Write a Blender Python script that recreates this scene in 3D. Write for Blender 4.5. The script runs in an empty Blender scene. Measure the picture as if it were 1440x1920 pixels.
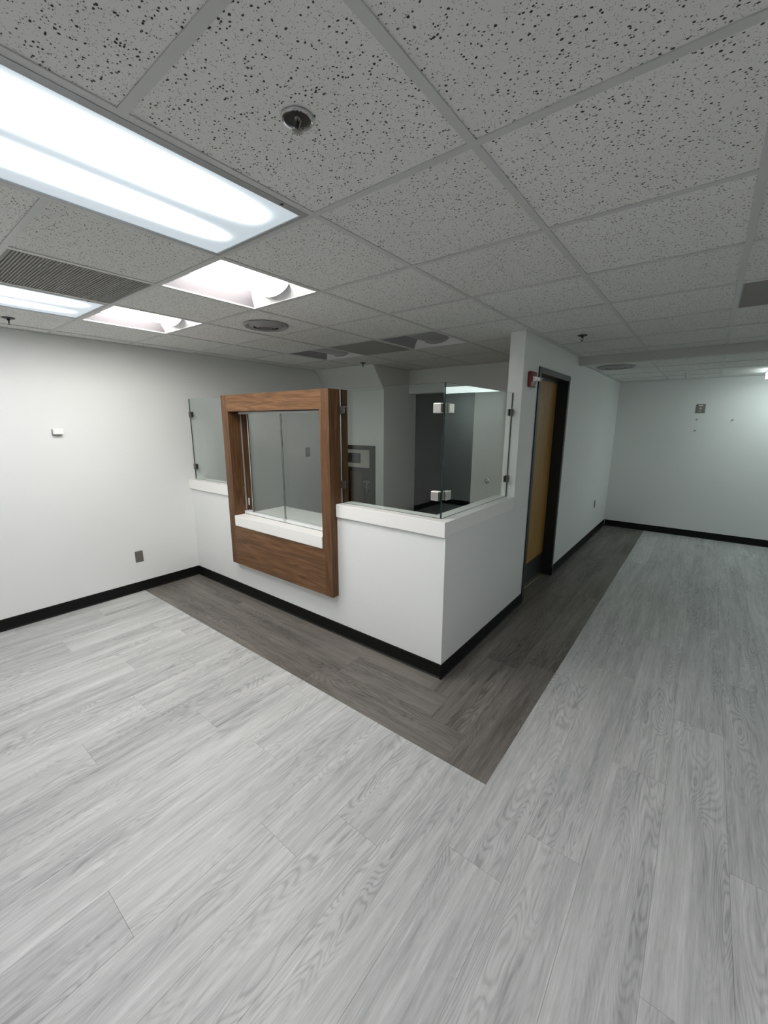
import bpy, bmesh, math, random
from mathutils import Matrix, Vector

scene = bpy.context.scene
C = scene.collection
random.seed(7)

# ------------------------------------------------------------------ camera
CAM = Vector((0.58412, -1.12476, 1.70782))
RC = [[0.7879793884261063, 0.6156926593887692, 0.003321534344956134],     # right
      [0.13362898410050045, -0.1657507278996091, -0.9770721523045359],    # down
      [-0.601025605131668, 0.770356570281279, -0.21288254179377253]]      # forward
cd = bpy.data.cameras.new('camera')
cam = bpy.data.objects.new('camera', cd)
C.objects.link(cam)
m = Matrix(((RC[0][0], -RC[1][0], -RC[2][0], CAM.x),
            (RC[0][1], -RC[1][1], -RC[2][1], CAM.y),
            (RC[0][2], -RC[1][2], -RC[2][2], CAM.z),
            (0, 0, 0, 1)))
cam.matrix_world = m
cd.sensor_fit = 'VERTICAL'
cd.sensor_height = 24.0
cd.lens = 764.734 / 1920 * 24.0
cd.clip_start = 0.02
scene.camera = cam

# ------------------------------------------------------------------ world, exposure
w = bpy.data.worlds.new('world')
scene.world = w
w.use_nodes = True
w.node_tree.nodes['Background'].inputs[0].default_value = (0.6, 0.65, 0.7, 1)
w.node_tree.nodes['Background'].inputs[1].default_value = 0.02
vs = scene.view_settings
vs.view_transform = 'Standard'
vs.look = 'None'
vs.gamma = 1.0
vs.use_curve_mapping = False
vs.exposure = 0.62
COOL = (0.80, 0.91, 1.0)
TUBE_COL = (0.985, 0.985, 1.02)
WARM = (1.0, 0.965, 0.90)
TUBE, BASKET, FAR = 28.0, 22.0, 4.0        # strengths of the lamps in the room
scene.cycles.max_bounces = 10
scene.cycles.diffuse_bounces = 6
scene.cycles.transparent_max_bounces = 16
scene.cycles.caustics_reflective = False
scene.cycles.caustics_refractive = False
scene.cycles.sample_clamp_indirect = 6

# ------------------------------------------------------------------ dimensions
T = 0.6096            # ceiling module
H = 2.421             # ceiling height
XC, YC = -0.641, 1.081        # counter corner
XW = -3.838           # left wall
YF = 6.619            # far wall
XR, YB = 3.4, -4.2    # right wall, wall behind the camera
YP = 2.239            # end of the full height corridor wall
PW = 0.12             # partition thickness

# ------------------------------------------------------------------ materials
def mat(name, color=(.8, .8, .8), rough=.5, metal=0., spec=.5):
    m = bpy.data.materials.new(name)
    m.use_nodes = True
    b = m.node_tree.nodes['Principled BSDF']
    b.inputs['Base Color'].default_value = (*color, 1)
    b.inputs['Roughness'].default_value = rough
    b.inputs['Metallic'].default_value = metal
    b.inputs['Specular IOR Level'].default_value = spec
    return m

class NT:
    def __init__(s, m):
        s.m = m; s.t = m.node_tree; s.b = s.t.nodes['Principled BSDF']
    def n(s, typ, **kw):
        nd = s.t.nodes.new(typ)
        for k, v in kw.items():
            if k.startswith('_'): setattr(nd, k[1:], v)
            else: s.set(nd.inputs[int(k[1:]) if k[0] == 'i' and k[1:].isdigit() else k], v)
        return nd
    def set(s, sock, v):
        if isinstance(v, bpy.types.NodeSocket): s.t.links.new(v, sock)
        else: sock.default_value = v
    def math(s, op, a, b=0., c=0.):
        nd = s.t.nodes.new('ShaderNodeMath'); nd.operation = op
        s.set(nd.inputs[0], a); s.set(nd.inputs[1], b); s.set(nd.inputs[2], c)
        return nd.outputs[0]
    def vmul(s, a, v):
        nd = s.t.nodes.new('ShaderNodeVectorMath'); nd.operation = 'MULTIPLY'
        s.set(nd.inputs[0], a); s.set(nd.inputs[1], v); return nd.outputs[0]
    def vadd(s, a, v):
        nd = s.t.nodes.new('ShaderNodeVectorMath'); nd.operation = 'ADD'
        s.set(nd.inputs[0], a); s.set(nd.inputs[1], v); return nd.outputs[0]
    def noise(s, vec, scale=1., detail=2., rough=.5, dist=0.):
        nd = s.n('ShaderNodeTexNoise', Vector=vec, Scale=scale, Detail=detail, Roughness=rough, Distortion=dist)
        return nd.outputs['Fac']
    def ramp(s, fac, stops):
        nd = s.t.nodes.new('ShaderNodeValToRGB')
        e = nd.color_ramp.elements
        while len(e) < len(stops): e.new(.5)
        for el, (p, c) in zip(e, stops):
            el.position = p; el.color = (*c, 1) if len(c) == 3 else c
        s.set(nd.inputs[0], fac); return nd.outputs[0]
    def mix(s, f, a, b, blend='MIX'):
        nd = s.t.nodes.new('ShaderNodeMix'); nd.data_type = 'RGBA'; nd.blend_type = blend
        s.set(nd.inputs[0], f)
        s.set(nd.inputs[6], a if not isinstance(a, tuple) else (*a, 1)[:4])
        s.set(nd.inputs[7], b if not isinstance(b, tuple) else (*b, 1)[:4])
        return nd.outputs[2]
    def bump(s, h, strength=.2, dist=.001):
        nd = s.n('ShaderNodeBump', Height=h, Strength=strength, Distance=dist)
        s.t.links.new(nd.outputs[0], s.b.inputs['Normal'])
    def obj(s): return s.t.nodes.new('ShaderNodeTexCoord').outputs['Object']
    def pos(s): return s.t.nodes.new('ShaderNodeNewGeometry').outputs['Position']
    def rnd(s): return s.t.nodes.new('ShaderNodeObjectInfo').outputs['Random']

def m_wall(name, col, rough=.6):
    m = mat(name, col, rough, spec=.35); t = NT(m)
    p = t.pos()
    f = t.noise(p, 220., 3., .6)
    g = t.noise(p, 1.3, 3., .5)
    t.set(t.b.inputs['Base Color'], t.mix(g, tuple(c * .96 for c in col), tuple(min(1, c * 1.03) for c in col)))
    t.bump(f, .25, .0008)
    return m

def m_plank(name, dark, mid, light, rough=.42):
    m = mat(name, mid, rough, spec=.4); t = NT(m)
    r = t.rnd()
    o = t.obj()
    off = t.n('ShaderNodeCombineXYZ', X=t.math('MULTIPLY', r, 37.), Y=t.math('MULTIPLY', r, 91.), Z=t.math('MULTIPLY', r, 13.)).outputs[0]
    q = t.vadd(o, off)
    # contour rings of a stretched noise: cathedral grain
    low = t.noise(t.vmul(q, (8.5, 1.3, 1.)), 1., 1.6, .45, .3)
    wob = t.noise(t.vmul(q, (60., 9., 1.)), 1., 2., .6)
    ph = t.math('ADD', t.math('MULTIPLY', low, 190.), t.math('MULTIPLY', wob, 3.6))
    ring = t.math('MULTIPLY_ADD', t.math('SINE', ph), .5, .5)
    ring = t.math('POWER', ring, 2.2)
    # only where the knot figure shows
    where = t.noise(t.vmul(q, (4.5, .9, 1.)), 1., 1., .5)
    where = t.n('ShaderNodeMapRange', Value=where, i1=.40, i2=.66, i3=.12, i4=1.).outputs[0]
    fine = t.noise(t.vmul(q, (230., 9., 1.)), 1., 3., .65)
    fleck = t.noise(t.vmul(q, (75., 5., 1.)), 1., 3., .6, .4)
    streak = t.noise(t.vmul(q, (22., 1.2, 1.)), 1., 3., .6, .3)
    broad = t.noise(t.vmul(q, (5., .7, 1.)), 1., 2., .5)
    v = t.math('MULTIPLY_ADD', t.math('SUBTRACT', streak, .5), .85, .53)
    v = t.math('ADD', v, t.math('MULTIPLY', t.math('SUBTRACT', fleck, .5), .65))
    v = t.math('ADD', v, t.math('MULTIPLY', t.math('SUBTRACT', broad, .5), .65))
    v = t.math('ADD', v, t.math('MULTIPLY', t.math('SUBTRACT', fine, .5), .55))
    v = t.math('SUBTRACT', v, t.math('MULTIPLY', t.math('MULTIPLY', ring, where), .30))
    v = t.math('ADD', v, t.math('MULTIPLY', t.math('SUBTRACT', r, .5), .16))
    t.set(t.b.inputs['Base Color'], t.ramp(v, [(.0, dark), (.48, mid), (1., light)]))
    t.bump(fine, .12, .0006)
    return m

def m_wood(name, axis, dark, mid, light, rough=.38, k=1.0):
    """axis: the world axis the grain runs along"""
    m = mat(name, mid, rough, spec=.3); t = NT(m)
    q = t.pos()
    sc = {'x': (1.2, 14., 14.), 'z': (14., 14., 1.0)}[axis]
    fs = {'x': (6., 240., 240.), 'z': (240., 240., 6.)}[axis]
    low = t.noise(t.vmul(q, sc), .55 * k, 2., .5, .3)
    ring = t.math('MULTIPLY_ADD', t.math('SINE', t.math('MULTIPLY', low, 70.)), .5, .5)
    fine = t.noise(t.vmul(q, fs), 1., 3., .6)
    st = t.noise(t.vmul(q, sc), 2.5, 3., .6)
    v = t.math('MULTIPLY_ADD', ring, -.22, .62)
    v = t.math('ADD', v, t.math('MULTIPLY', t.math('SUBTRACT', fine, .5), .8))
    v = t.math('ADD', v, t.math('MULTIPLY', t.math('SUBTRACT', st, .5), .7))
    t.set(t.b.inputs['Base Color'], t.ramp(v, [(.05, dark), (.5, mid), (.95, light)]))
    t.bump(fine, .15, .0004)
    return m

def m_tile(name):
    m = mat(name, (.84, .84, .82), .9, spec=.1); t = NT(m)
    p = t.pos()
    warp = t.n('ShaderNodeTexNoise', Vector=p, Scale=90., Detail=1.).outputs['Color']
    pw = t.vadd(p, t.vmul(t.vadd(warp, (-.5, -.5, -.5)), (.006, .006, .0)))
    flat = t.vmul(pw, (1., 1.25, 0.))
    def dots(scale, cut, size):
        v = t.n('ShaderNodeTexVoronoi', Vector=flat, Scale=scale, Randomness=1.)
        sep = t.n('ShaderNodeSeparateColor', Color=v.outputs['Color'])
        keep = t.math('GREATER_THAN', sep.outputs[0], cut)
        rad = t.math('MULTIPLY_ADD', sep.outputs[1], size * .75, size * .30)
        d = t.math('SUBTRACT', rad, v.outputs['Distance'])
        d = t.n('ShaderNodeMapRange', Value=d, i1=-.03, i2=.07).outputs[0]
        return t.math('MULTIPLY', d, keep)
    a = dots(100., .16, .33)
    b = dots(215., .35, .34)
    holes = t.math('MAXIMUM', a, t.math('MULTIPLY', b, .55))
    g = t.noise(t.vmul(p, (1., 1., 0.)), 420., 2., .6)
    base = t.mix(g, (.78, .78, .76), (.90, .90, .88))
    rr = t.math('MULTIPLY_ADD', t.rnd(), .07, .93)
    base = t.mix(1., base, t.n('ShaderNodeCombineColor', Red=rr, Green=rr, Blue=rr).outputs[0], 'MULTIPLY')
    t.set(t.b.inputs['Base Color'], t.mix(holes, base, (.06, .058, .055)))
    hh = t.math('SUBTRACT', t.math('MULTIPLY', g, .3), holes)
    t.bump(hh, .5, .002)
    return m

def m_tubes(name, color, strength, halfw, y0, y1, tubes):
    """prismatic lens over two tubes, in the lamp's own coordinates"""
    m = mat(name, (.45, .5, .52), .35); t = NT(m)
    o = t.n('ShaderNodeSeparateXYZ', Vector=t.obj())
    x, y = o.outputs[0], o.outputs[1]
    tot = None
    for c in tubes:
        d = t.math('DIVIDE', t.math('SUBTRACT', x, c), .052 if c > 0 else .038)
        g = t.math('EXPONENT', t.math('MULTIPLY', t.math('MULTIPLY', d, d), -1.))
        tot = g if tot is None else t.math('ADD', tot, g)
    e = t.math('MINIMUM', t.math('SUBTRACT', y, y0), t.math('SUBTRACT', y1, y))
    e = t.n('ShaderNodeMapRange', Value=e, i1=.02, i2=.42, _interpolation_type='SMOOTHSTEP').outputs[0]
    tot = t.math('MULTIPLY', t.math('MULTIPLY', tot, e), strength)
    px = t.math('SINE', t.math('MULTIPLY', x, 1150.))
    py = t.math('SINE', t.math('MULTIPLY', y, 1150.))
    pr = t.math('MULTIPLY_ADD', t.math('MULTIPLY', px, py), .05, .34)
    v = t.math('ADD', tot, pr)
    f = t.math('MINIMUM', t.math('DIVIDE', tot, 2.), 1.)
    t.set(t.b.inputs['Emission Color'], t.mix(f, color, TUBE_COL))
    t.set(t.b.inputs['Emission Strength'], v)
    return m

def m_emit(name, color, s):
    m = mat(name, (.8, .8, .8), .4)
    b = m.node_tree.nodes['Principled BSDF']
    b.inputs['Emission Color'].default_value = (*color, 1)
    b.inputs['Emission Strength'].default_value = s
    return m

def m_glass(name, tint):
    m = bpy.data.materials.new(name); m.use_nodes = True
    t = m.node_tree; t.nodes.clear()
    out = t.nodes.new('ShaderNodeOutputMaterial')
    tr = t.nodes.new('ShaderNodeBsdfTransparent'); tr.inputs[0].default_value = (*tint, 1)
    gl = t.nodes.new('ShaderNodeBsdfGlossy'); gl.inputs['Roughness'].default_value = 0.0
    gl.inputs[0].default_value = (1, 1, 1, 1)
    lw = t.nodes.new('ShaderNodeLayerWeight'); lw.inputs[0].default_value = .5
    pw = t.nodes.new('ShaderNodeMath'); pw.operation = 'POWER'; pw.inputs[1].default_value = 5
    ma = t.nodes.new('ShaderNodeMath'); ma.operation = 'MULTIPLY_ADD'; ma.inputs[1].default_value = .50; ma.inputs[2].default_value = .048
    mx = t.nodes.new('ShaderNodeMixShader')
    t.links.new(lw.outputs['Facing'], pw.inputs[0]); t.links.new(pw.outputs[0], ma.inputs[0])
    t.links.new(ma.outputs[0], mx.inputs[0]); t.links.new(tr.outputs[0], mx.inputs[1]); t.links.new(gl.outputs[0], mx.inputs[2])
    t.links.new(mx.outputs[0], out.inputs[0])
    return m

M = {}
M['wall'] = m_wall('painted_wall', (.80, .815, .80))
M['office'] = m_wall('office_wall', (.78, .79, .77))
M['header'] = m_wall('office_header', (.60, .61, .58))
M["dark_room"] = m_wall("dark_room_shade", (.035, .042, .044))  # near-black colour stands in for the missing light in this room
M['slab'] = mat('slab', (.36, .36, .35), .7)
M['plenum'] = mat('plenum', (.25, .25, .24), .9)
M['light_plank'] = m_plank('light_plank', (.245, .249, .245), (.445, .451, .441), (.66, .665, .65))
M['dark_plank'] = m_plank('dark_plank', (.045, .040, .034), (.145, .133, .118), (.25, .232, .205), .45)
M['tile'] = m_tile('ceiling_tile')
M['bar'] = mat('grid_bar', (.62, .63, .62), .45)
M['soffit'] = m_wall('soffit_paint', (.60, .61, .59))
M['base'] = mat('black_rubber', (.005, .0055, .005), .5, spec=.2)
M['quartz'] = m_wall('white_quartz', (.88, .875, .85), .3)
M['walnut_x'] = m_wood('walnut_across', 'x', (.060, .027, .011), (.150, .074, .032), (.26, .142, .070))
M['walnut_z'] = m_wood('walnut_upright', 'z', (.046, .020, .008), (.118, .056, .024), (.21, .112, .054))
M['oak'] = m_wood('honey_birch', 'z', (.24, .125, .030), (.36, .20, .055), (.44, .265, .085), .4, .6)
M['glass'] = m_glass('clear_glass', (.95, .975, .965))
M['edge'] = mat('glass_edge', (.012, .03, .027), .15)
M['steel'] = mat('satin_nickel', (.72, .69, .66), .32, 1.)
M['chrome'] = mat('chrome', (.75, .76, .78), .12, 1.)
M['dull_steel'] = mat('brushed_plate', (.30, .29, .27), .42, .85)
M['clip_metal'] = mat('clip_metal', (.16, .15, .14), .35, .8)
M['kick'] = mat('kick_plate_metal', (.045, .05, .05), .4, .6)
M['track'] = mat('track_white', (.72, .74, .74), .35)
M['black'] = mat('black_paint', (.010, .011, .011), .45)
M['frame_paint'] = mat('charcoal_frame_paint', (.022, .026, .027), .42)
M['red'] = mat('red_plastic', (.17, .010, .013), .35)
M['white_plastic'] = mat('white_plastic', (.93, .93, .92), .3)
M['fix_white'] = mat('lamp_white', (.82, .81, .83), .4)
M['fix_alu'] = mat('lamp_edge', (.40, .41, .42), .35, .2)
M['reflector'] = mat('satin_reflector', (.33, .315, .34), .45, .1)
M['lens_off'] = mat('unlit_lens', (.42, .43, .44), .35)
M['vent'] = mat('vent_grey', (.34, .33, .31), .6)
M['vent_dark'] = mat('vent_backing', (.10, .098, .09), .8)
M['diffuser_grey'] = mat('diffuser_grey', (.34, .34, .345), .45)
M['screen'] = mat('black_screen', (.012, .014, .016), .12)
M['panel_grey'] = mat('panel_grey', (.46, .45, .40), .5)
M['rough_board'] = m_wood('rough_board', 'z', (.035, .025, .012), (.075, .055, .028), (.13, .10, .055), .7, .5)
M['dark_hole'] = mat('socket_black', (.01, .01, .01), .6)

# ------------------------------------------------------------------ mesh helpers
def box(bm, x0, x1, y0, y1, z0, z1):
    if x0 > x1: x0, x1 = x1, x0
    if y0 > y1: y0, y1 = y1, y0
    if z0 > z1: z0, z1 = z1, z0
    v = [bm.verts.new(p) for p in ((x0,y0,z0),(x1,y0,z0),(x1,y1,z0),(x0,y1,z0),(x0,y0,z1),(x1,y0,z1),(x1,y1,z1),(x0,y1,z1))]
    fs = [bm.faces.new([v[i] for i in q]) for q in ((3,2,1,0),(4,5,6,7),(0,1,5,4),(1,2,6,5),(2,3,7,6),(3,0,4,7))]
    return v, fs
def boxes(*bs):
    bm = bmesh.new()
    for b in bs: box(bm, *b)
    return bm
def bev(bm, w=.002, seg=2):
    bmesh.ops.bevel(bm, geom=[e for e in bm.edges], offset=w, segments=seg, affect='EDGES', profile=.5, clamp_overlap=True)
    return bm
def prism(bm, pts, a0, a1, axis='x'):
    """extrude a polygon: pts are (y,z) for axis x, (x,z) for y, (x,y) for z"""
    f = {'x': lambda p, a: (a, p[0], p[1]), 'y': lambda p, a: (p[0], a, p[1]), 'z': lambda p, a: (p[0], p[1], a)}[axis]
    A = [bm.verts.new(f(p, a0)) for p in pts]; B = [bm.verts.new(f(p, a1)) for p in pts]
    bm.faces.new(A); bm.faces.new(B)
    for i in range(len(pts)):
        j = (i + 1) % len(pts)
        bm.faces.new((A[i], A[j], B[j], B[i]))
    bmesh.ops.recalc_face_normals(bm, faces=bm.faces)
def lathe(bm, prof, c, n=40, axis='z', a0=0., a1=2 * math.pi):
    """prof: (radius, height) pairs turned about an axis through c"""
    full = abs(a1 - a0 - 2 * math.pi) < 1e-6
    rows = []
    for r, h in prof:
        row = []
        for i in range(n if full else n + 1):
            a = a0 + (a1 - a0) * i / n
            u, v = r * math.cos(a), r * math.sin(a)
            p = {'z': (u, v, h), 'x': (h, u, v), 'y': (u, h, v)}[axis]
            row.append(bm.verts.new((p[0] + c[0], p[1] + c[1], p[2] + c[2])))
        rows.append(row)
    k = n if full else n
    for a, b in zip(rows, rows[1:]):
        for i in range(k):
            j = (i + 1) % len(a)
            bm.faces.new((a[i], a[j], b[j], b[i]))
    bmesh.ops.remove_doubles(bm, verts=bm.verts, dist=1e-6)
    bmesh.ops.recalc_face_normals(bm, faces=bm.faces)
def tube(bm, p0, p1, r, n=12):
    p0, p1 = Vector(p0), Vector(p1); d = p1 - p0
    mt = Matrix.Translation((p0 + p1) / 2) @ d.to_track_quat('Z', 'Y').to_matrix().to_4x4()
    bmesh.ops.create_cone(bm, cap_ends=True, segments=n, radius1=r, radius2=r, depth=d.length, matrix=mt)

def wloc(o):
    v = Vector((0, 0, 0))
    while o: v += o.location; o = o.parent
    return v
def part(name, bm, material, parent=None, loc=None, smooth=False):
    """one mesh object out of world-space geometry; loc moves its origin"""
    base = wloc(parent) if parent else Vector((0, 0, 0))
    org = Vector(loc) if loc is not None else base
    bmesh.ops.translate(bm, verts=bm.verts, vec=-org)
    me = bpy.data.meshes.new(name); bm.to_mesh(me); bm.free()
    for mm in (material if isinstance(material, (list, tuple)) else [material]): me.materials.append(mm)
    if smooth:
        for p in me.polygons: p.use_smooth = True
        me.set_sharp_from_angle(angle=math.radians(40))
    o = bpy.data.objects.new(name, me); C.objects.link(o)
    if parent: o.parent = parent
    o.location = org - base
    return o
def tag(o, label, cat, group=None, kind=None):
    o['label'] = label; o['category'] = cat
    if group: o['group'] = group
    if kind: o['kind'] = kind
    return o
def thing(name, loc, label, cat, group=None, kind=None):
    o = bpy.data.objects.new(name, None); C.objects.link(o)
    o.empty_display_size = .05
    o.location = loc
    return tag(o, label, cat, group, kind)
def struct(name, bm, material, label, cat='wall', loc=None):
    return tag(part(name, bm, material, None, loc), label, cat, None, 'structure')
def copy_tree(o, parent=None):
    c = o.copy(); C.objects.link(c); c.parent = parent
    for ch in list(o.children): copy_tree(ch, c)
    return c

# ================================================================== FLOOR
floor = struct('floor', boxes((XW - .15, XR + .15, YB - .15, YF + .15, -.12, -.004)), M['slab'],
               'wood-look plank floor in pale grey with a dark grey border strip around the counter', 'floor')
PWD, PLN, GAP = .2286, 1.524, .0006
plank_cache = {}
def plank(x0, x1, y0, y1, material, along='y'):
    """x0..y1 is the footprint; along: the direction of the grain"""
    x0 += GAP / 2; x1 -= GAP / 2; y0 += GAP / 2; y1 -= GAP / 2
    if x1 - x0 < .01 or y1 - y0 < .01: return
    wx, wy = (x1 - x0, y1 - y0) if along == 'y' else (y1 - y0, x1 - x0)
    key = (round(wx, 3), round(wy, 3), material.name)
    if key not in plank_cache:
        bm = boxes((-wx / 2, wx / 2, -wy / 2, wy / 2, -.004, 0))
        bev(bm, .0004, 1)
        me = bpy.data.meshes.new('plank'); bm.to_mesh(me); bm.free(); me.materials.append(material)
        plank_cache[key] = me
    o = bpy.data.objects.new('plank', plank_cache[key]); C.objects.link(o)
    o.parent = floor
    o.location = ((x0 + x1) / 2, (y0 + y1) / 2, 0)
    if along == 'x': o.rotation_euler.z = math.pi / 2
XB, YBD = -.038, .481           # outer corner of the border
joint = {-5: -.82, -4: -.82, -3: -.307, -2: -.073, -1: .62, 0: .11, 1: .366, 2: 1.02, 3: .07, 4: .695, -6: .385, -8: -.636, -7: -.12,
         -9: -.30, -10: .12, -11: -.17, -12: .3}
joint[-4] = -.82; joint[-5] = -.05; joint[-3] = -.307
k = -17
while XB + k * PWD < XR:
    a, b = XB + k * PWD, XB + (k + 1) * PWD
    a_, b_ = max(a, XW), min(b, XR)
    top = YBD if k < 0 else YF
    if a_ < b_:
        j = joint.get(k, (k * .571) % PLN)
        y = j - PLN * math.ceil((j - YB) / PLN)
        while y < top:
            plank(a_, b_, max(y, YB), min(y + PLN, top), M['light_plank'])
            y += PLN
    k += 1
# border: rows across in front of the counter, rows along beside it, ends lapped at the corner
ends = [-.267, -.495, -.70]
rows_y = [(YBD, YBD + PWD, -.267), (YBD + PWD, YBD + 2 * PWD, -.495), (YBD + 2 * PWD, YC, XC)]
for i, (y0, y1, xe) in enumerate(rows_y):
    x = xe; first = True
    L = (1.1, .75, 1.35)[i]
    while x > XW:
        xn = max(x - (L if first else PLN), XW); first = False
        plank(xn, x, y0, y1, M['dark_plank'], 'x'); x = xn
cols_x = [(XB - PWD, XB, YBD, 1.15), (XB - 2 * PWD, XB - PWD, YBD + PWD, .8), (XC, XB - 2 * PWD, YBD + 2 * PWD, 1.3)]
for (x0, x1, ys, L) in cols_x:
    y = ys; first = True
    while y < YF:
        yn = min(y + (L if first else PLN), YF); first = False
        plank(x0, x1, y, yn, M['dark_plank']); y = yn

plank(XC - PW - .03, XC, 2.66, 3.555, M['dark_plank'])        # inside the doorway

# ================================================================== WALLS
TOP = 2.66
struct('wall_left', boxes((XW - .15, XW, YB - .15, YF + .15, 0, TOP)), M['wall'], 'long off-white wall on the left, running from the waiting area into the office')
struct('wall_far', boxes((XC - PW, XR + .15, YF, YF + .15, 0, TOP)), M['wall'], 'grey-white end wall of the corridor with a metal plate on it')
struct('wall_right', boxes((XR, XR + .15, YB, YF, 0, TOP)), M['wall'], 'off-white wall to the right, outside the picture')
struct('wall_rear', boxes((XW, XR + .15, YB - .15, YB, 0, TOP)), M['wall'], 'off-white wall behind the camera')
# corridor wall with its doorway
DY0, DY1, DZ = 2.625, 3.588, 2.17
struct('wall_corridor', boxes((XC - PW, XC, YP, DY0, 0, H), (XC - PW, XC, DY1, YF, 0, H), (XC - PW, XC, DY0, DY1, DZ, H)),
       M['wall'], 'full-height white wall with the door in it, between corridor and office')
# low counter wall
SX0, SX1 = -2.925, -1.671
struct('wall_counter_front', boxes((XW, SX0, YC, YC + PW, 0, 1.0), (SX0, SX1, YC, YC + PW, 0, .735), (SX1, XC, YC, YC + PW, 0, 1.0)),
       M['wall'], 'low white counter wall under the walnut reception window')
struct('wall_counter_side', boxes((XC - PW, XC, YC + PW, YP, 0, 1.0)), M['wall'], 'low grey-white return of the counter wall beside the corridor')
# office back wall with opening, header and the chase
OY = 3.77
struct('wall_office_back', boxes((-1.79, XC - PW, OY, OY + .18, 0, H), (-2.80, -1.79, OY, OY + .18, 2.11, H)),
       M['office'], 'grey office back wall with a tall opening into a dark room')
bm = bmesh.new()
AX0, AX1, AZ0, AZ1 = -3.66, -2.975, .30, 1.37      # hole of the alcove
CY = 3.20
def chase(x0, x1, z0, z1, y0=CY): return (x0, x1, y0, OY + .18, z0, z1)
for b in (chase(XW, AX0, 0, 2.13), chase(AX1, -2.80, 0, 2.13), chase(AX0, AX1, 0, AZ0), chase(AX0, AX1, AZ1, 2.13), (AX0, AX1, 3.55, OY + .18, AZ0, AZ1)):
    box(bm, *b)
prism(bm, [(CY, 2.13), (2.985, H), (OY + .18, H), (OY + .18, 2.13)], XW, -2.80, 'x')
struct('wall_office_chase', bm, M['office'], 'boxed-out grey office wall whose top leans forward to the ceiling, with the dark recess')
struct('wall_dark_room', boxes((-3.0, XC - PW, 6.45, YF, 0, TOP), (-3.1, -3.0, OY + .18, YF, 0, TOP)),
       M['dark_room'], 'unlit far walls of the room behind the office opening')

# ================================================================== BASEBOARDS
def baseboard(name, p0, p1, n, label):
    """p0, p1 on the wall line, n the outward normal (unit, axis aligned)"""
    bm = bmesh.new()
    prof = [(0, 0), (.016, 0), (.016, .003), (.009, .008), (.0065, .016), (.0065, .098), (.004, .101), (0, .101)]
    A = []; B = []
    for q, lst in ((p0, A), (p1, B)):
        for d, z in prof: lst.append(bm.verts.new((q[0] + n[0] * d, q[1] + n[1] * d, z)))
    bm.faces.new(A); bm.faces.new(B)
    for i in range(len(prof)):
        j = (i + 1) % len(prof); bm.faces.new((A[i], A[j], B[j], B[i]))
    bmesh.ops.recalc_face_normals(bm, faces=bm.faces)
    struct(name, bm, M['base'], label, 'baseboard')
e = .0165
baseboard('baseboard_left', (XW, YB), (XW, YC), (1, 0), 'black rubber baseboard along the long left wall')
baseboard('baseboard_counter_front', (XW + e, YC), (XC, YC), (0, -1), 'black rubber baseboard under the walnut window on the counter front')
baseboard('baseboard_counter_side', (XC, YC - e), (XC, 2.605), (1, 0), 'black rubber baseboard from the counter corner to the door frame')
baseboard('baseboard_corridor', (XC, 3.610), (XC, YF), (1, 0), 'black rubber baseboard between the door and the far corner')
baseboard('baseboard_far', (XC + e, YF), (XR, YF), (0, -1), 'black rubber baseboard along the far end wall')
baseboard('baseboard_right', (XR, YB), (XR, YF - e), (-1, 0), 'black rubber baseboard on the right wall outside the picture')
baseboard('baseboard_rear', (XW + e, YB), (XR - e, YB), (0, 1), 'black rubber baseboard behind the camera')
baseboard('baseboard_dark_room', (-3.0, 6.45), (XC - PW, 6.45), (0, -1), 'black baseboard on the back wall of the dark room')

# ================================================================== CEILING
ceiling = struct('ceiling', boxes((XW - .15, XR + .15, YB - .15, YF + .15, TOP, TOP + .08)), M['plenum'],
                 'white speckled lay-in tile ceiling in a metal grid', 'ceiling')
def cell(kx, ky): return (kx * T, (kx + 1) * T, ky * T, (ky + 1) * T)
special = {(-2, -1), (-2, -2), (-5, -1), (-5, -2), (-3, 0), (-5, 0), (-4, -1), (-4, 3), (-3, 3), (-5, 3), (1, 3), (-2, -6), (-2, -5), (2, -1), (2, 0)}
tile_cache = {}
def tile(x0, x1, y0, y1, z):
    x0 += .002; x1 -= .002; y0 += .002; y1 -= .002
    if x1 - x0 < .02 or y1 - y0 < .02: return
    key = (round(x1 - x0, 3), round(y1 - y0, 3))
    if key not in tile_cache:
        a, b = key[0] / 2, key[1] / 2
        bm = boxes((-a, a, -b, b, 0, .015))
        me = bpy.data.meshes.new('ceiling_tile'); bm.to_mesh(me); bm.free(); me.materials.append(M['tile'])
        tile_cache[key] = me
    o = bpy.data.objects.new('ceiling_tile', tile_cache[key]); C.objects.link(o)
    o.parent = ceiling; o.location = ((x0 + x1) / 2, (y0 + y1) / 2, z)
SY0, SY1 = 3.93, 4.03        # soffit beam
ZL = 2.36                    # lower ceiling beyond the beam
for kx in range(-7, 5):
    for ky in range(-7, 11):
        if (kx, ky) in special: continue
        x0, x1, y0, y1 = cell(kx, ky)
        x0 = max(x0, XW); x1 = min(x1, XR); y0 = max(y0, YB); y1 = min(y1, YF)
        if x0 >= XC - PW - .04 and y1 > SY0:
            y1 = min(y1, SY0)
        if kx == -2 and y0 > SY0: x1 = XC - PW
        if x1 > x0 and y1 > y0 + .02 and not (x0 < XC - PW - .04 and x0 < -3.05 and y0 > OY + .2):
            tile(x0, x1, y0, y1, H + .002)
low_rows = [SY1, 4.16, 4.77, 5.38, 5.99, YF]
for kx in range(-2, 5):
    x0, x1 = max(kx * T, XC), min((kx + 1) * T, XR)
    if x1 - x0 < .02: continue
    for a, b in zip(low_rows, low_rows[1:]):
        tile(x0, x1, a, b, ZL + .002)
BW = .0125
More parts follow.
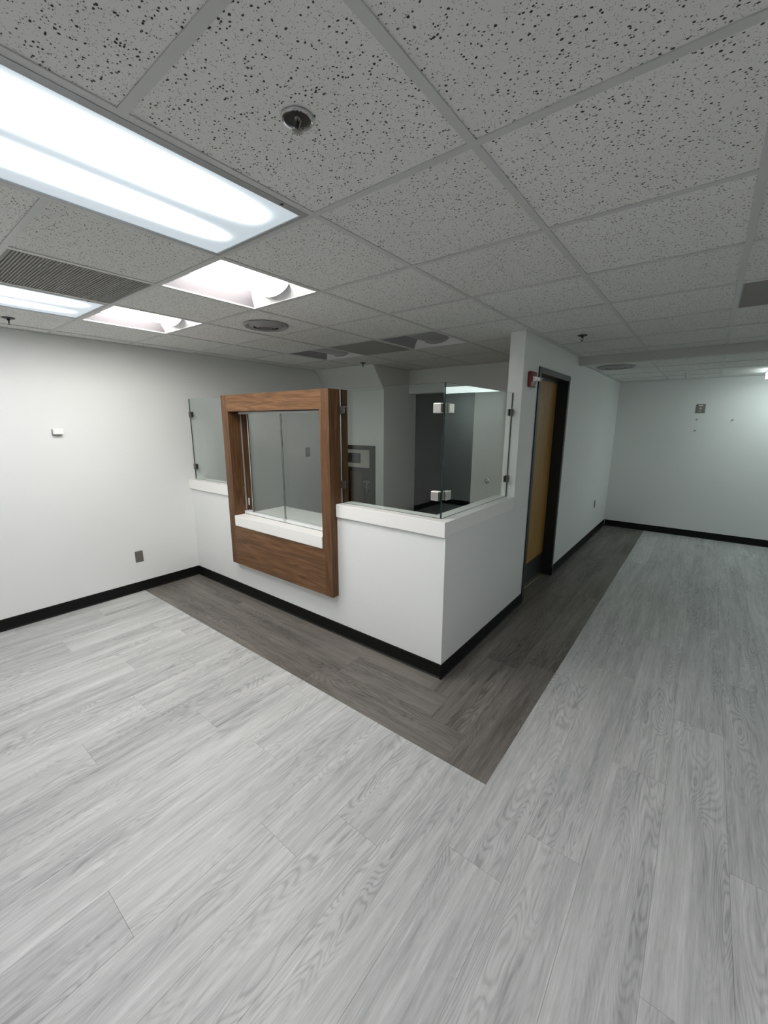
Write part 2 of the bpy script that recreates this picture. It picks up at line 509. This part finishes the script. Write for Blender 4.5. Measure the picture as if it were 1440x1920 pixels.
def bar(x0, x1, y0, y1, z):
    bm = boxes((x0, x1, y0, y1, z - .0015, z + .0015))
    cx, cy = (x0 + x1) / 2, (y0 + y1) / 2
    if x1 - x0 < y1 - y0: box(bm, cx - .001, cx + .001, y0, y1, z, z + .03)
    else: box(bm, x0, x1, cy - .001, cy + .001, z, z + .03)
    part('grid_bar', bm, M['bar'], ceiling)
for kx in range(-6, 5):
    x = kx * T
    if x < -3.0: segs = [(YB, 2.985 if x > XW else 0)]
    elif x < -2.8: segs = [(YB, 2.985)]
    elif x < XC - PW: segs = [(YB, OY), (OY + .18, 6.45)]
    else: segs = [(YB, SY0)]
    for a, b in segs: bar(x - BW, x + BW, a, b, H)
for ky in range(-6, 11):
    y = ky * T
    if y < SY0:
        cuts = [XW, XR]
        xs = XW
        # cross tees run between the runners
        edges = [XW] + [kx * T for kx in range(-6, 5)] + [XR]
        if y > YP: pass
        for a, b in zip(edges, edges[1:]):
            if (round(a / T), ky) in () : continue
            kx = round(a / T) if a > XW else -7
            # no tee inside the 4 ft lamps
            if (kx, ky) in {(-2, -1), (-5, -1), (-2, -5), (2, 0)}: continue
            a2, b2 = a + BW if a > XW else a, b - BW if b < XR else b
            if y > 2.985 and b2 < -2.8: continue
            bar(a2, b2, y - BW, y + BW, H)
    elif y < 6.4: bar(-3.0, XC - PW, y - BW, y + BW, H)
for kx in range(0, 5): bar(kx * T - BW, kx * T + BW, SY1, YF, ZL)
for y in low_rows[1:-1]: bar(XC, XR, y - BW, y + BW, ZL)
# wall angles under the tiles
def angle(name, x0, x1, y0, y1, z, label): struct(name, boxes((x0, x1, y0, y1, z - .0022, z + .001)), M['bar'], label, 'trim')
angle('trim_1', XW, XW + .022, YB, 2.98, H, 'thin metal edge angle where the ceiling meets the left wall')
angle('trim_2', XC, XC + .022, YP, SY0, H, 'thin metal edge angle above the door wall, before the beam')
angle('trim_3', XC, XC + .022, SY1, YF, ZL, 'thin metal edge angle above the corridor wall, beyond the beam')
angle('trim_4', XC + .022, XR, YF - .022, YF, ZL, 'thin metal edge angle above the far end wall')
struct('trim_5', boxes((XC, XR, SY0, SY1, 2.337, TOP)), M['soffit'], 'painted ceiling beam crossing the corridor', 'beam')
struct('wall_plenum', boxes((XC - PW, XC, YP, YF, H + .018, TOP)), M['plenum'], 'hidden wall strip above the tiles of the corridor wall')

# ================================================================== CEILING LIGHTS
def tube_light(kx, ky, label, group, L=2, src=[]):
    x0, y0 = kx * T, ky * T; x1, y1 = x0 + T, y0 + L * T
    if src:
        o = copy_tree(src[0]); o.location = (x0 + T / 2, y0 + L * T / 2, H); o['label'] = label; return o
    t = thing('ceiling_light', (x0 + T / 2, y0 + L * T / 2, H), label, 'ceiling light', group)
    f = .016; i = BW
    part('frame', boxes((x0 + i, x0 + i + f, y0 + i, y1 - i, H - .003, H + .10), (x1 - i - f - .012, x1 - i, y0 + i, y1 - i, H - .003, H + .10),
                        (x0 + i, x1 - i, y0 + i, y0 + i + f, H - .0025, H + .10), (x0 + i, x1 - i, y1 - i - f, y1 - i, H - .0025, H + .10),
                        (x0 + i, x1 - i, y0 + i, y1 - i, H + .10, H + .105)), M['fix_alu'], t)
    bm = boxes((x0 + i + f, x1 - i - f - .012, y0 + i + f, y1 - i - f, H + .001, H + .004))
    h = L * T / 2 - i - f
    part('diffuser', bm, m_tubes('lit_prismatic_lens', COOL, TUBE, .28, -h, h, (-.115, .125)), t)
    for yy in (y1 - .12, y0 + .12):
        part('latch', boxes((x1 - i - .018, x1 - i - .008, yy - .004, yy + .004, H - .005, H - .003)), M['black'], t)
    src.append(t); return t
tube_light(-2, -2, 'large lit fluorescent panel with a prismatic cover, nearest the camera at the upper left', 'fluorescent ceiling panels')
tube_light(-2, -6, 'fluorescent panel in the ceiling behind the camera, second from the left wall', 'fluorescent ceiling panels')
tube_light(2, -1, 'added fluorescent panel in the ceiling, unseen past the right edge of the picture', 'fluorescent ceiling panels')  # added out of view to brighten the counter side and right floor
tube_light(-5, -2, 'smaller-looking lit fluorescent panel at the left edge, close to the left wall', 'fluorescent ceiling panels')

def arc(n, w, d, cx, zc):
    return [(cx + w * math.cos(math.pi * i / n), zc - d * math.sin(math.pi * i / n)) for i in range(n + 1)]
def basket_light(kx, ky, label, lit, group, src={}):
    x0, y0 = kx * T, ky * T; x1, y1 = x0 + T, y0 + T; cx = x0 + T / 2
    if lit in src:
        o = copy_tree(src[lit]); o.location = (cx, y0 + T / 2, H); o['label'] = label; return o
    t = thing('ceiling_light', (cx, y0 + T / 2, H), label, 'ceiling light', group)
    i = BW; f = .007; zt = H + .075; hw = .135
    part('frame', boxes((x0 + i, x0 + i + f, y0 + i, y1 - i, H - .002, H + .012), (x1 - i - f, x1 - i, y0 + i, y1 - i, H - .002, H + .012),
                        (x0 + i, x1 - i, y0 + i, y0 + i + f, H - .0015, H + .012), (x0 + i, x1 - i, y1 - i - f, y1 - i, H - .0015, H + .012)), M['fix_white'], t)
    for s in (-1, 1):
        bm = bmesh.new(); xa = cx + s * (T / 2 - i - f); n = 8
        prev = None
        for q in range(n + 1):
            u = q / n; x = xa + (cx + s * hw - xa) * u; z = H + .004 + (zt - H) * math.sin(u * math.pi / 2)
            cur = (bm.verts.new((x, y0 + i + f, z)), bm.verts.new((x, y1 - i - f, z)))
            if prev: bm.faces.new((prev[0], prev[1], cur[1], cur[0]))
            prev = cur
        part('reflector', bm, M['reflector'], t, smooth=True)
    for s in (0, 1):
        ye = y0 + i + f if s == 0 else y1 - i - f
        yi = ye + (.035 if s == 0 else -.09)
        bm = bmesh.new()
        v = [bm.verts.new(p) for p in ((x0 + i + f, ye, H + .003), (x1 - i - f, ye, H + .003), (cx + .23, yi, zt - .002), (cx - .23, yi, zt - .002))]
        bm.faces.new(v)
        part('end_plate', bm, M['fix_white'], t)
    # the curved basket lens, hanging back down to the ceiling line
    bm = bmesh.new(); pts = arc(16, hw, .058, cx, zt); ya, yb = y0 + .036, y1 - .085
    A = [bm.verts.new((x, ya, z)) for x, z in pts]; B = [bm.verts.new((x, yb, z)) for x, z in pts]
    for q in range(len(pts) - 1): bm.faces.new((A[q], A[q + 1], B[q + 1], B[q]))
    bm.faces.new(A); bm.faces.new(B)
    bmesh.ops.recalc_face_normals(bm, faces=bm.faces)
    part('lens', bm, M['lit_basket'] if lit else M['lens_off'], t, smooth=True)
    po = arc(16, hw + .010, .066, cx, zt)
    for ye0, ye1 in ((yb, yb + .008), (ya - .008, ya)):
        bm = bmesh.new(); prism(bm, po, ye0, ye1, 'y')
        part('end_cap', bm, M['fix_alu'], t)
    part('housing', boxes((x0 + .02, x1 - .02, y0 + .02, y1 - .02, zt + .006, zt + .012)), M['fix_white'], t)
    src[lit] = t; return t
M['lit_basket'] = m_emit('lit_basket_lens', WARM, BASKET)
g1 = 'square troffers that are switched on'; g2 = 'square troffers that are switched off'
basket_light(-3, 0, 'lit square troffer touching the corner of the large fluorescent panel', True, g1)
basket_light(-5, 0, 'lit square troffer beside the left wall, end to end with the far fluorescent panel', True, g1)
basket_light(-3, 3, 'unlit square troffer over the office, right of the dark grille', False, g2)
basket_light(-5, 3, 'unlit square troffer over the office, left of the dark grille', False, g2)

# fixture under the lower ceiling at the far right
FX0, FX1, FY0, FY1 = 1.06, 2.25, 5.62, 6.22
t = thing('ceiling_light', ((FX0 + FX1) / 2, (FY0 + FY1) / 2, ZL), 'lit wraparound lamp under the lower ceiling at the right edge', 'ceiling light')
part('housing', boxes((FX0, FX1, FY0, FY1, ZL - .012, ZL - .0016)), M['fix_white'], t)
bm = bmesh.new(); prism(bm, [(FY0 + .02, ZL - .012), (FY0 + .05, ZL - .085), (FY1 - .05, ZL - .085), (FY1 - .02, ZL - .012)], FX0 + .002, FX1 - .002, 'x')
part('wrap_lens', bm, m_emit('lit_wrap_lens', (.86, 1.0, .97), FAR), t)

# ================================================================== VENTS, DIFFUSERS, SPRINKLERS
def vent(kx, ky, label, src=[]):
    x0, y0 = kx * T + BW, ky * T + BW; x1, y1 = (kx + 1) * T - BW, (ky + 1) * T - BW
    if src:
        o = copy_tree(src[0]); o.location = ((x0 + x1) / 2, (y0 + y1) / 2, H); o['label'] = label; return o
    t = thing('ceiling_vent', ((x0 + x1) / 2, (y0 + y1) / 2, H), label, 'vent', 'square return air grilles')
    part('frame', boxes((x0, x0 + .008, y0, y1, H - .001, H + .02), (x1 - .008, x1, y0, y1, H - .001, H + .02),
                        (x0 + .008, x1 - .008, y0, y0 + .008, H - .001, H + .02), (x0 + .008, x1 - .008, y1 - .008, y1, H - .001, H + .02)), M['vent'], t)
    part('backing', boxes((x0, x1, y0, y1, H + .03, H + .035)), M['vent_dark'], t)
    bm = bmesh.new(); n = 46
    for q in range(1, n):
        y = y0 + (y1 - y0) * q / n
        box(bm, x0 + .008, x1 - .008, y - .003, y + .003, H, H + .012)
    for q in range(1, n):
        x = x0 + (x1 - x0) * q / n
        box(bm, x - .0018, x + .0018, y0 + .008, y1 - .008, H + .002, H + .012)
    g = part('grille', bm, M['vent'], t); g['kind'] = 'stuff'
    src.append(t); return t
vent(-4, -1, 'grey return grille between the fluorescent panels at the left')
vent(-4, 3, 'dark return grille between the two unlit troffers over the office')
vent(1, 3, 'grey return grille at the right edge of the ceiling')

def round_diffuser(x, y, r, z, label):
    t = thing('round_diffuser', (x, y, z), label, 'air diffuser')
    bm = bmesh.new(); lathe(bm, [(r, 0), (r, -.004), (r * .93, -.014), (r * .80, -.006), (r * .78, 0)], (x, y, z - .0015), 48)
    part('outer_ring', bm, M['diffuser_grey'], t, smooth=True)
    for i, (a, b, d) in enumerate(((.76, .56, .018), (.52, .34, .022))):
        bm = bmesh.new(); lathe(bm, [(r * a, -.004), (r * a, -.008), (r * b, -d), (r * b, -d + .004)], (x, y, z), 48)
        part('inner_ring', bm, M['diffuser_grey'], t, smooth=True)
    bm = bmesh.new(); lathe(bm, [(.0001, -.026), (r * .26, -.022), (r * .30, -.012), (.0001, -.012)], (x, y, z), 32)
    part('hub', bm, M['dull_steel'], t, smooth=True)
    bm = bmesh.new(); lathe(bm, [(.0001, -.0015), (r * .95, -.0015), (r * .95, -.0035), (.0001, -.0035)], (x, y, z), 40)
    part('backing', bm, M['vent_dark'], t)
round_diffuser(-2.134, .914, .165, H, 'round grey metal air diffuser in the tile beyond the lit troffers')
round_diffuser(-.37, 4.49, .20, ZL, 'flat round air diffuser in the lower ceiling beyond the beam')

def sprinkler(x, y, z, label, recessed=False, metal='chrome', ring='chrome', drop=0.):
    t = thing('fire_sprinkler', (x, y, z), label, 'sprinkler', 'ceiling sprinkler heads')
    R = .038
    if recessed:
        bm = bmesh.new(); lathe(bm, [(R, 0), (R, -.003), (R * .96, -.006), (R * .84, -.005), (R * .80, .0005)], (x, y, z), 40)
        part('escutcheon', bm, M[ring], t, smooth=True)
        bm = bmesh.new(); lathe(bm, [(.0001, .0006), (R * .81, .0006), (R * .81, -.0004), (.0001, -.0004)], (x, y, z), 32)
        part('cup', bm, M['black'], t)
    else:
        bm = bmesh.new(); lathe(bm, [(.0001, -.004), (R * .9, -.004), (R, 0)], (x, y, z), 32)
        part('escutcheon', bm, M[ring], t, smooth=True)
    if recessed: z = z + .016
    if drop:
        bm = bmesh.new(); tube(bm, (x, y, z - .003), (x, y, z - drop), .011, 16)
        part('drop_pipe', bm, M[metal], t, smooth=True)
        z = z - drop
    bm = bmesh.new(); lathe(bm, [(.0001, -.002), (.009, -.002), (.009, -.014), (.006, -.018), (.0001, -.018)], (x, y, z), 16)
    part('body', bm, M[metal], t, smooth=True)
    bm = bmesh.new()
    for s in (-1, 1):
        tube(bm, (x + s * .008, y, z - .012), (x + s * .012, y, z - .026), .0016, 8)
        tube(bm, (x + s * .012, y, z - .026), (x + s * .002, y, z - .042), .0016, 8)
    part('yoke', bm, M[metal], t)
    bm = bmesh.new(); tube(bm, (x, y, z - .018), (x, y, z - .040), .0016, 8)
    part('bulb', bm, M['black'], t)
    bm = bmesh.new(); lathe(bm, [(.0001, -.041), (.006, -.041), (.006, -.043), (.0001, -.043)], (x, y, z), 16)
    for q in range(12):
        a = q * math.pi / 6
        c, s = math.cos(a), math.sin(a)
        v = [bm.verts.new((x + c * r0 - s * w0, y + s * r0 + c * w0, z - zz0)) for r0, w0, zz0 in ((.006, .0014, .042), (.006, -.0014, .042), (.0135, -.002, .044), (.0135, .002, .044))]
        bm.faces.new(v)
    part('deflector', bm, M[metal], t)
sprinkler(-.293, -.343, H, 'sprinkler head in a black recessed ring in the nearest ceiling tile', True, 'dull_steel')
sprinkler(-.344, 2.722, H, 'small dark sprinkler on the ceiling in front of the beam', False, 'black', 'black')
sprinkler(-2.833, 2.83, H, 'small dark sprinkler over the office, in front of the leaning wall top', False, 'black', 'black')
sprinkler(-3.398, -.318, H, 'small dark sprinkler at the left edge, above the blank left wall', False, 'black', 'black')
sprinkler(.25, 5.75, ZL, 'shiny chrome sprinkler on the lower ceiling near the far wall', drop=.022)

# ================================================================== COUNTER LEDGES
def poly_prism(name, pts, z0, z1, material, label, cat, b=.003):
    bm = bmesh.new(); prism(bm, pts, z0, z1, 'z'); bev(bm, b, 2)
    return tag(part(name, bm, material, None, (sum(p[0] for p in pts) / len(pts), sum(p[1] for p in pts) / len(pts), z0)), label, cat)
CX = XC + .004
poly_prism('counter_ledge', [(-1.590, 1.061), (CX, 1.061), (CX, YP), (CX - .165, YP), (CX - .165, 1.235), (-1.590, 1.235)], 1.0, 1.1, M['quartz'],
           'thick white L-shaped stone ledge on the counter wall, right of the walnut window', 'ledge')
poly_prism('counter_ledge', [(XW + .001, 1.061), (-3.004, 1.061), (-3.004, 1.235), (XW + .001, 1.235)], 1.0, 1.1, M['quartz'],
           'short thick white stone ledge between the left wall and the walnut window', 'ledge')
poly_prism('service_counter', [(-2.899, 1.006), (-1.696, 1.006), (-1.696, 1.595), (-2.899, 1.595)], .737, .836, M['quartz'],
           'white stone service counter inside the walnut window', 'counter')

# ================================================================== WALNUT WINDOW SURROUND
t = thing('window_surround', (-2.3, 1.05, .345), 'boxed walnut surround of the reception window, hung on the counter wall', 'window surround')
FYF, G0, G1, BK = 1.014, 1.135, 1.151, 1.215
LO, RO = -3.000, -1.596
for (a, b) in ((LO, SX0), (SX1, RO)):
    bm = bmesh.new()
    prism(bm, [(FYF, .345), (YC - .0005, .345), (YC - .0005, 1.1015), (G0, 1.1015), (G0, 1.95), (FYF, 1.95)], a, b, 'x')
    part('stile', bev(bm, .0012, 1), M['walnut_z'], t)
part('top_rail', bev(boxes((SX0 + .0006, SX1 - .0006, FYF + .0004, G0, 1.807, 1.9496)), .0012, 1), M['walnut_x'], t)
part('lower_panel', bev(boxes((SX0 + .0006, SX1 - .0006, FYF + .0004, YC - .0005, .3454, .7365)), .0012, 1), M['walnut_x'], t)
for (a, b) in ((SX0 + .0005, -2.900), (-1.695, SX1 - .0005)):
    part('jamb_liner', bev(boxes((a, b, FYF + .0002, G0 - .001, .7375, 1.8065)), .0008, 1), M['walnut_z'], t)
    part('jamb_liner', bev(boxes((a, b, G1 + .001, BK, .8365, 1.8065)), .0008, 1), M['walnut_z'], t)
for (a, b) in ((LO, SX0), (SX1, RO)):
    part('back_stile', bev(boxes((a, b, G1, BK, 1.1015, 1.95)), .0012, 1), M['walnut_z'], t)
part('back_rail', bev(boxes((SX0 + .0006, SX1 - .0006, G1, BK, 1.807, 1.9496)), .0012, 1), M['walnut_x'], t)
for x in (RO - .0005, LO - .0015):
    part('metal_strip', boxes((x, x + .002, G0 + .0005, G1 - .0005, 1.1015, 1.948)), M['fix_white'], t)

# sliding window
t = thing('sliding_window', (-2.3, 1.143, .836), 'two sliding glass panes in white tracks inside the walnut surround', 'sliding window')
def track(z0, z1, up):
    bm = boxes((-2.8985, -1.6965, 1.120, 1.170, z0 if up else z1 - .004, z0 + .004 if up else z1))
    for y in (1.120, 1.1435, 1.167): box(bm, -2.8985, -1.6965, y, y + .003, z0, z1)
    return bm
part('bottom_track', track(.8365, .868, True), M['track'], t)
part('top_track', track(1.785, 1.8065, False), M['track'], t)
def pane(name, x0, x1, y0, y1, z0, z1, parent):
    bm = bmesh.new(); _, fs = box(bm, x0, x1, y0, y1, z0, z1)
    thin = 'y' if y1 - y0 < x1 - x0 else 'x'
    for f in fs:
        f.normal_update()
        n = f.normal
        f.material_index = 0 if abs(n.y if thin == 'y' else n.x) > .5 else 1
    return part(name, bm, [M['glass'], M['edge']], parent)
p1 = pane('glass_pane', -2.765, -2.285, 1.129, 1.135, .842, 1.80, t)
part('edge_strip', boxes((-2.776, -2.7655, 1.126, 1.138, .842, 1.80)), M['fix_alu'], p1)
p2 = pane('glass_pane', -2.33, -1.699, 1.153, 1.159, .842, 1.80, t)
part('lock', bev(boxes((-2.30, -2.272, 1.112, 1.1185, .842, .872)), .001, 1), M['steel'], p1)
part('finger_pull', bev(boxes((-2.899, -2.889, 1.168, 1.176, .915, .985)), .001, 1), M['white_plastic'], t)
for x in (-2.9000, -1.6965): part('side_channel', boxes((x, x + .0015, 1.137, 1.150, .870, 1.784)), M['diffuser_grey'], t)

# ================================================================== GLASS SCREENS
def clip(bm_box, parent, name='clip', b=.004):
    return part(name, bev(boxes(bm_box), b, 2), M['clip_metal' if name == 'clip' else 'steel'], parent)
ZG0, ZG1 = 1.1005, 1.951
t = thing('glass_panel', (-3.42, 1.143, ZG0), 'narrow clear glass screen between the left wall and the walnut window', 'glass screen', 'frameless glass screens')
pane('glass_pane', XW + .006, LO - .002, 1.138, 1.148, ZG0, ZG1, t)
for z in (1.792, 1.235):
    clip((XW + .001, XW + .052, 1.128, 1.1375, z - .028, z + .028), t)
    clip((XW + .001, XW + .052, 1.1485, 1.158, z - .028, z + .028), t)
t = thing('glass_panel', (-1.15, 1.143, ZG0), 'clear glass screen on the ledge between the walnut window and the glass corner', 'glass screen', 'frameless glass screens')
pane('glass_pane', RO + .004, -.7195, 1.138, 1.148, ZG0, ZG1, t)
for z in (1.800, 1.245):
    clip((RO + .001, RO + .05, 1.128, 1.1375, z - .028, z + .028), t)
    clip((RO + .001, RO + .05, 1.1485, 1.158, z - .028, z + .028), t)
for z in (1.800, 1.248):
    h = clip((-.787, -.729, 1.124, 1.1375, z - .031, z + .031), t, 'hinge', .005)
    clip((-.787, -.729, 1.1485, 1.158, z - .031, z + .031), h, 'hinge_plate')
    part('knuckle', bev(boxes((-.7275, -.7185, 1.126, 1.1375, z - .026, z + .026)), .002, 1), M['frame_paint'], h)
t = thing('glass_panel', (-.712, 1.70, ZG0), 'clear glass screen on the side ledge, from the glass corner to the full-height wall', 'glass screen', 'frameless glass screens')
pane('glass_pane', -.717, -.707, 1.138, YP - .006, ZG0, ZG1, t)
for z in (1.800, 1.248):
    clip((-.7065, -.697, 1.172, 1.236, z - .031, z + .031), t, 'hinge', .005)
    clip((-.727, -.7175, 1.172, 1.236, z - .031, z + .031), t, 'hinge', .005)
for z in (1.797, 1.252):
    clip((-.7065, -.696, YP - .052, YP - .001, z - .027, z + .027), t)
    clip((-.728, -.7175, YP - .052, YP - .001, z - .027, z + .027), t)

# ================================================================== DOOR
t = thing('door_1', (XC - .06, 3.1, 0), 'honey-coloured wooden door in a black metal frame in the corridor wall', 'door', None, 'structure')
XD = XC - PW - .02
bm = boxes((XC + .0005, XC + .012, 2.605, 2.657, 0, 2.19), (XC + .0005, XC + .012, 3.556, 3.608, 0, 2.19), (XC + .0005, XC + .012, 2.657, 3.556, 2.138, 2.19))
part('door_frame', bev(bm, .001, 1), M['frame_paint'], t)
part('jamb', boxes((XD, XC + .0005, 2.6255, 2.657, 0, 2.1695)), M['black'], t)
part('jamb', boxes((XD, XC + .0005, 3.556, 3.5875, 0, 2.1695)), M['black'], t)
part('head_jamb', boxes((XD, XC + .0005, 2.657, 3.556, 2.138, 2.1695)), M['frame_paint'], t)
part('door_stop', boxes((-.742, -.728, 2.657, 3.556, 2.122, 2.138), (-.742, -.728, 2.657, 2.672, 0, 2.122)), M['frame_paint'], t)
leaf = part('door_leaf', bev(boxes((-.788, -.745, 2.660, 3.553, .012, 2.134)), .001, 1), M['oak'], t)
part('kick_plate', boxes((-.7449, -.743, 2.68, 3.545, .022, .262)), M['kick'], leaf)
bm = bmesh.new(); lathe(bm, [(.0001, .0), (.026, .0), (.026, .008), (.011, .012), (.011, .040), (.024, .050), (.024, .062), (.0001, .066)], (-.745, 2.735, .95), 24, 'x')
part('door_knob', bm, M['steel'], leaf, smooth=True)
part('threshold', bev(boxes((-.742, -.728, 2.658, 3.555, .0005, .007)), .002, 1), M['dull_steel'], t)
part('frame_foot', boxes((XC + .0005, XC + .020, 3.556, 3.6095, 0.0005, .10)), M['black'], t)

# fire alarm strobe
t = thing('fire_alarm_strobe', (XC, 2.418, 2.065), 'red fire alarm box with a clear strobe, high on the wall left of the door', 'fire alarm')
part('red_base', bev(boxes((XC + .0005, XC + .03, 2.350, 2.486, 2.004, 2.127)), .006, 3), M['red'], t, smooth=True)
bm = bmesh.new(); prism(bm, [(XC + .03, 2.045), (XC + .072, 2.052), (XC + .072, 2.080), (XC + .03, 2.088)], 2.385, 2.450, 'y'); bev(bm, .004, 2)
part('strobe_lens', bm, M['white_plastic'], t)
bm = bmesh.new()
tube(bm, (XC + .060, 2.450, 2.066), (XC + .060, 2.53, 2.078), .004); tube(bm, (XC + .060, 2.53, 2.078), (XC + .030, 2.60, 2.075), .004)
tube(bm, (XC + .055, 2.450, 2.058), (XC + .030, 2.60, 2.068), .003)
part('wire_guard', bm, M['white_plastic'], t)
bm = boxes((XC + .03, XC + .034, 2.455, 2.478, 2.012, 2.026)); part('badge', bm, M['white_plastic'], t)

# ================================================================== WALL PLATES AND SMALL THINGS
def socket(parent, axis, c, zc, out):
    """two receptacle faces on a plate; axis is the plate's normal"""
    for dz in (.022, -.022):
        bm = bmesh.new()
        if axis == 'x': box(bm, out, out + .0015, c - .016, c + .016, zc + dz - .014, zc + dz + .014)
        else: box(bm, c - .016, c + .016, out - .0015, out, zc + dz - .014, zc + dz + .014)
        f = part('receptacle', bev(bm, .0006, 1), M['dull_steel'], parent)
        bm = bmesh.new()
        for d in (-.006, .006):
            if axis == 'x': box(bm, out + .0015, out + .002, c + d - .0012, c + d + .0012, zc + dz - .004, zc + dz + .006)
            else: box(bm, c + d - .0012, c + d + .0012, out - .002, out - .0015, zc + dz - .004, zc + dz + .006)
        part('slot', bm, M['dark_hole'], f)
t = thing('wall_outlet', (XW, .472, .366), 'metal outlet plate low on the left wall', 'outlet')
part('plate', bev(boxes((XW + .0005, XW + .005, .435, .510, .309, .424)), .0015, 1), M['dull_steel'], t)
socket(t, 'x', .472, .366, XW + .005)
t = thing('wall_outlet', (XC, 5.66, .515), 'metal outlet plate low on the corridor wall beyond the door', 'outlet')
part('plate', bev(boxes((XC + .0005, XC + .005, 5.622, 5.697, .458, .573)), .0015, 1), M['dull_steel'], t)
socket(t, 'x', 5.66, .515, XC + .005)
t = thing('switch_plate', (XW, 2.787, 1.305), 'grey switch plate on the left wall, seen through the sliding glass', 'switch')
part('plate', bev(boxes((XW + .0005, XW + .005, 2.745, 2.829, 1.240, 1.370)), .0015, 1), M['dull_steel'], t)
part('toggle', bev(boxes((XW + .005, XW + .014, 2.782, 2.792, 1.298, 1.314)), .001, 1), M['white_plastic'], t)
t = thing('wall_plate', (.445, YF, 1.93), 'metal jack plate with a white tab, high on the far end wall', 'wall plate')
part('plate', bev(boxes((.390, .500, YF - .005, YF - .0005, 1.866, 1.996)), .0015, 1), M['dull_steel'], t)
part('tab', boxes((.420, .470, YF - .007, YF - .005, 1.966, 1.984)), M['white_plastic'], t)
bm = bmesh.new(); lathe(bm, [(.0001, -.009), (.016, -.009), (.016, -.005)], (.445, YF, 1.935), 20, 'y'); part('jack', bm, M['steel'], t)
bm = bmesh.new(); lathe(bm, [(.0001, -.008), (.010, -.008), (.010, -.005)], (.445, YF, 1.895), 20, 'y'); part('jack', bm, M['steel'], t)
for (x, z, tilt, lb) in ((.415, 1.773, .2, 'small grey wall anchor just under the metal jack plate'), (.418, 1.612, .6, 'dark wall anchor lower down, below the jack plate'),
                         (.822, 1.764, .7, 'dark wall anchor well right of the jack plate on the far wall')):
    bm = bmesh.new(); tube(bm, (x, YF - .0005, z), (x + .014 * math.cos(tilt), YF - .016, z + .014 * math.sin(tilt)), .0075, 10)
    o = part('wall_anchor', bm, M['dull_steel'], None, (x, YF, z)); tag(o, lb, 'wall anchor', 'anchors on the far wall')
t = thing('wall_sensor', (XW, -.037, 1.626), 'small white box sensor alone on the blank left wall', 'sensor')
part('case', bev(boxes((XW + .008, XW + .040, -.072, -.002, 1.604, 1.651)), .003, 2), M['white_plastic'], t)
part('shade_plate', boxes((XW + .0005, XW + .008, -.075, -.010, 1.596, 1.646)), M['dull_steel'], t)  # dark rim left of and below the case stands in for its shading
# round bumper on the office wall
t = thing('door_stop_bumper', (-1.565, OY, .99), 'round metal bumper on the office back wall, seen through the side glass', 'wall bumper')
bm = bmesh.new(); lathe(bm, [(.034, -.0005), (.034, -.006), (.024, -.010), (.020, -.024), (.010, -.030), (.0001, -.031)], (-1.565, OY, .99), 28, 'y')
part('dome', bm, M['chrome'], t, smooth=True)

# ================================================================== RECESS IN THE OFFICE WALL
t = thing('wall_cabinet', (-3.3, CY, AZ0), 'dark-framed recessed cabinet in the boxed-out office wall, behind the glass', 'cabinet')
fo = .035
part('cabinet_frame', bev(boxes((AX0 - fo, AX0 + .06, CY - .012, CY - .0005, AZ0 - fo, AZ1 + fo), (AX1 - .065, AX1 + fo, CY - .012, CY - .0005, AZ0 - fo, AZ1 + fo),
                            (AX0 + .06, AX1 - .065, CY - .012, CY - .0005, AZ1 - .025, AZ1 + fo), (AX0 + .06, AX1 - .065, CY - .012, CY - .0005, AZ0 - fo, AZ0 + .03)), .001, 1), M['black'], t)
part('lining', boxes((AX0 + .0005, AX0 + .006, CY, 3.549, AZ0 + .0005, AZ1 - .0005), (AX1 - .006, AX1 - .0005, CY, 3.549, AZ0 + .0005, AZ1 - .0005),
                     (AX0 + .006, AX1 - .006, 3.543, 3.549, AZ0 + .0005, AZ1 - .0005), (AX0 + .006, AX1 - .006, CY, 3.543, AZ0 + .0005, AZ0 + .006)), M['black'], t)
pnl = part('control_panel', bev(boxes((AX0 + .03, -3.047, CY - .004, CY + .02, 1.097, 1.343)), .002, 1), M['panel_grey'], t)
scr = part('screen', bev(boxes((-3.47, -3.205, CY - .010, CY - .0045, 1.156, 1.294)), .002, 1), M['black'], pnl)
part('screen_glass', boxes((-3.415, -3.24, CY - .0112, CY - .0102, 1.172, 1.282)), M['screen'], pnl)
bm = bmesh.new(); lathe(bm, [(.0001, -.014), (.007, -.013), (.008, -.0102)], (-3.448, CY, 1.238), 12, 'y'); part('button', bm, M['white_plastic'], pnl)
part('board', bev(boxes((-3.50, -3.27, CY + .10, CY + .115, AZ0 + .008, 1.02)), .002, 1), M['rough_board'], t)
part('board', bev(boxes((-3.26, -3.00, CY + .20, CY + .215, AZ0 + .008, .72)), .002, 1), M['rough_board'], t)
part('bracket', bev(boxes((-3.20, -3.055, CY + .03, CY + .12, .885, .905)), .002, 1), M['dull_steel'], t)
bm = bmesh.new(); tube(bm, (-3.16, CY + .08, .74), (-3.16, CY + .08, .883), .012); tube(bm, (-3.19, CY + .08, .80), (-3.10, CY + .08, .80), .009)
part('valve', bm, M['dull_steel'], t)
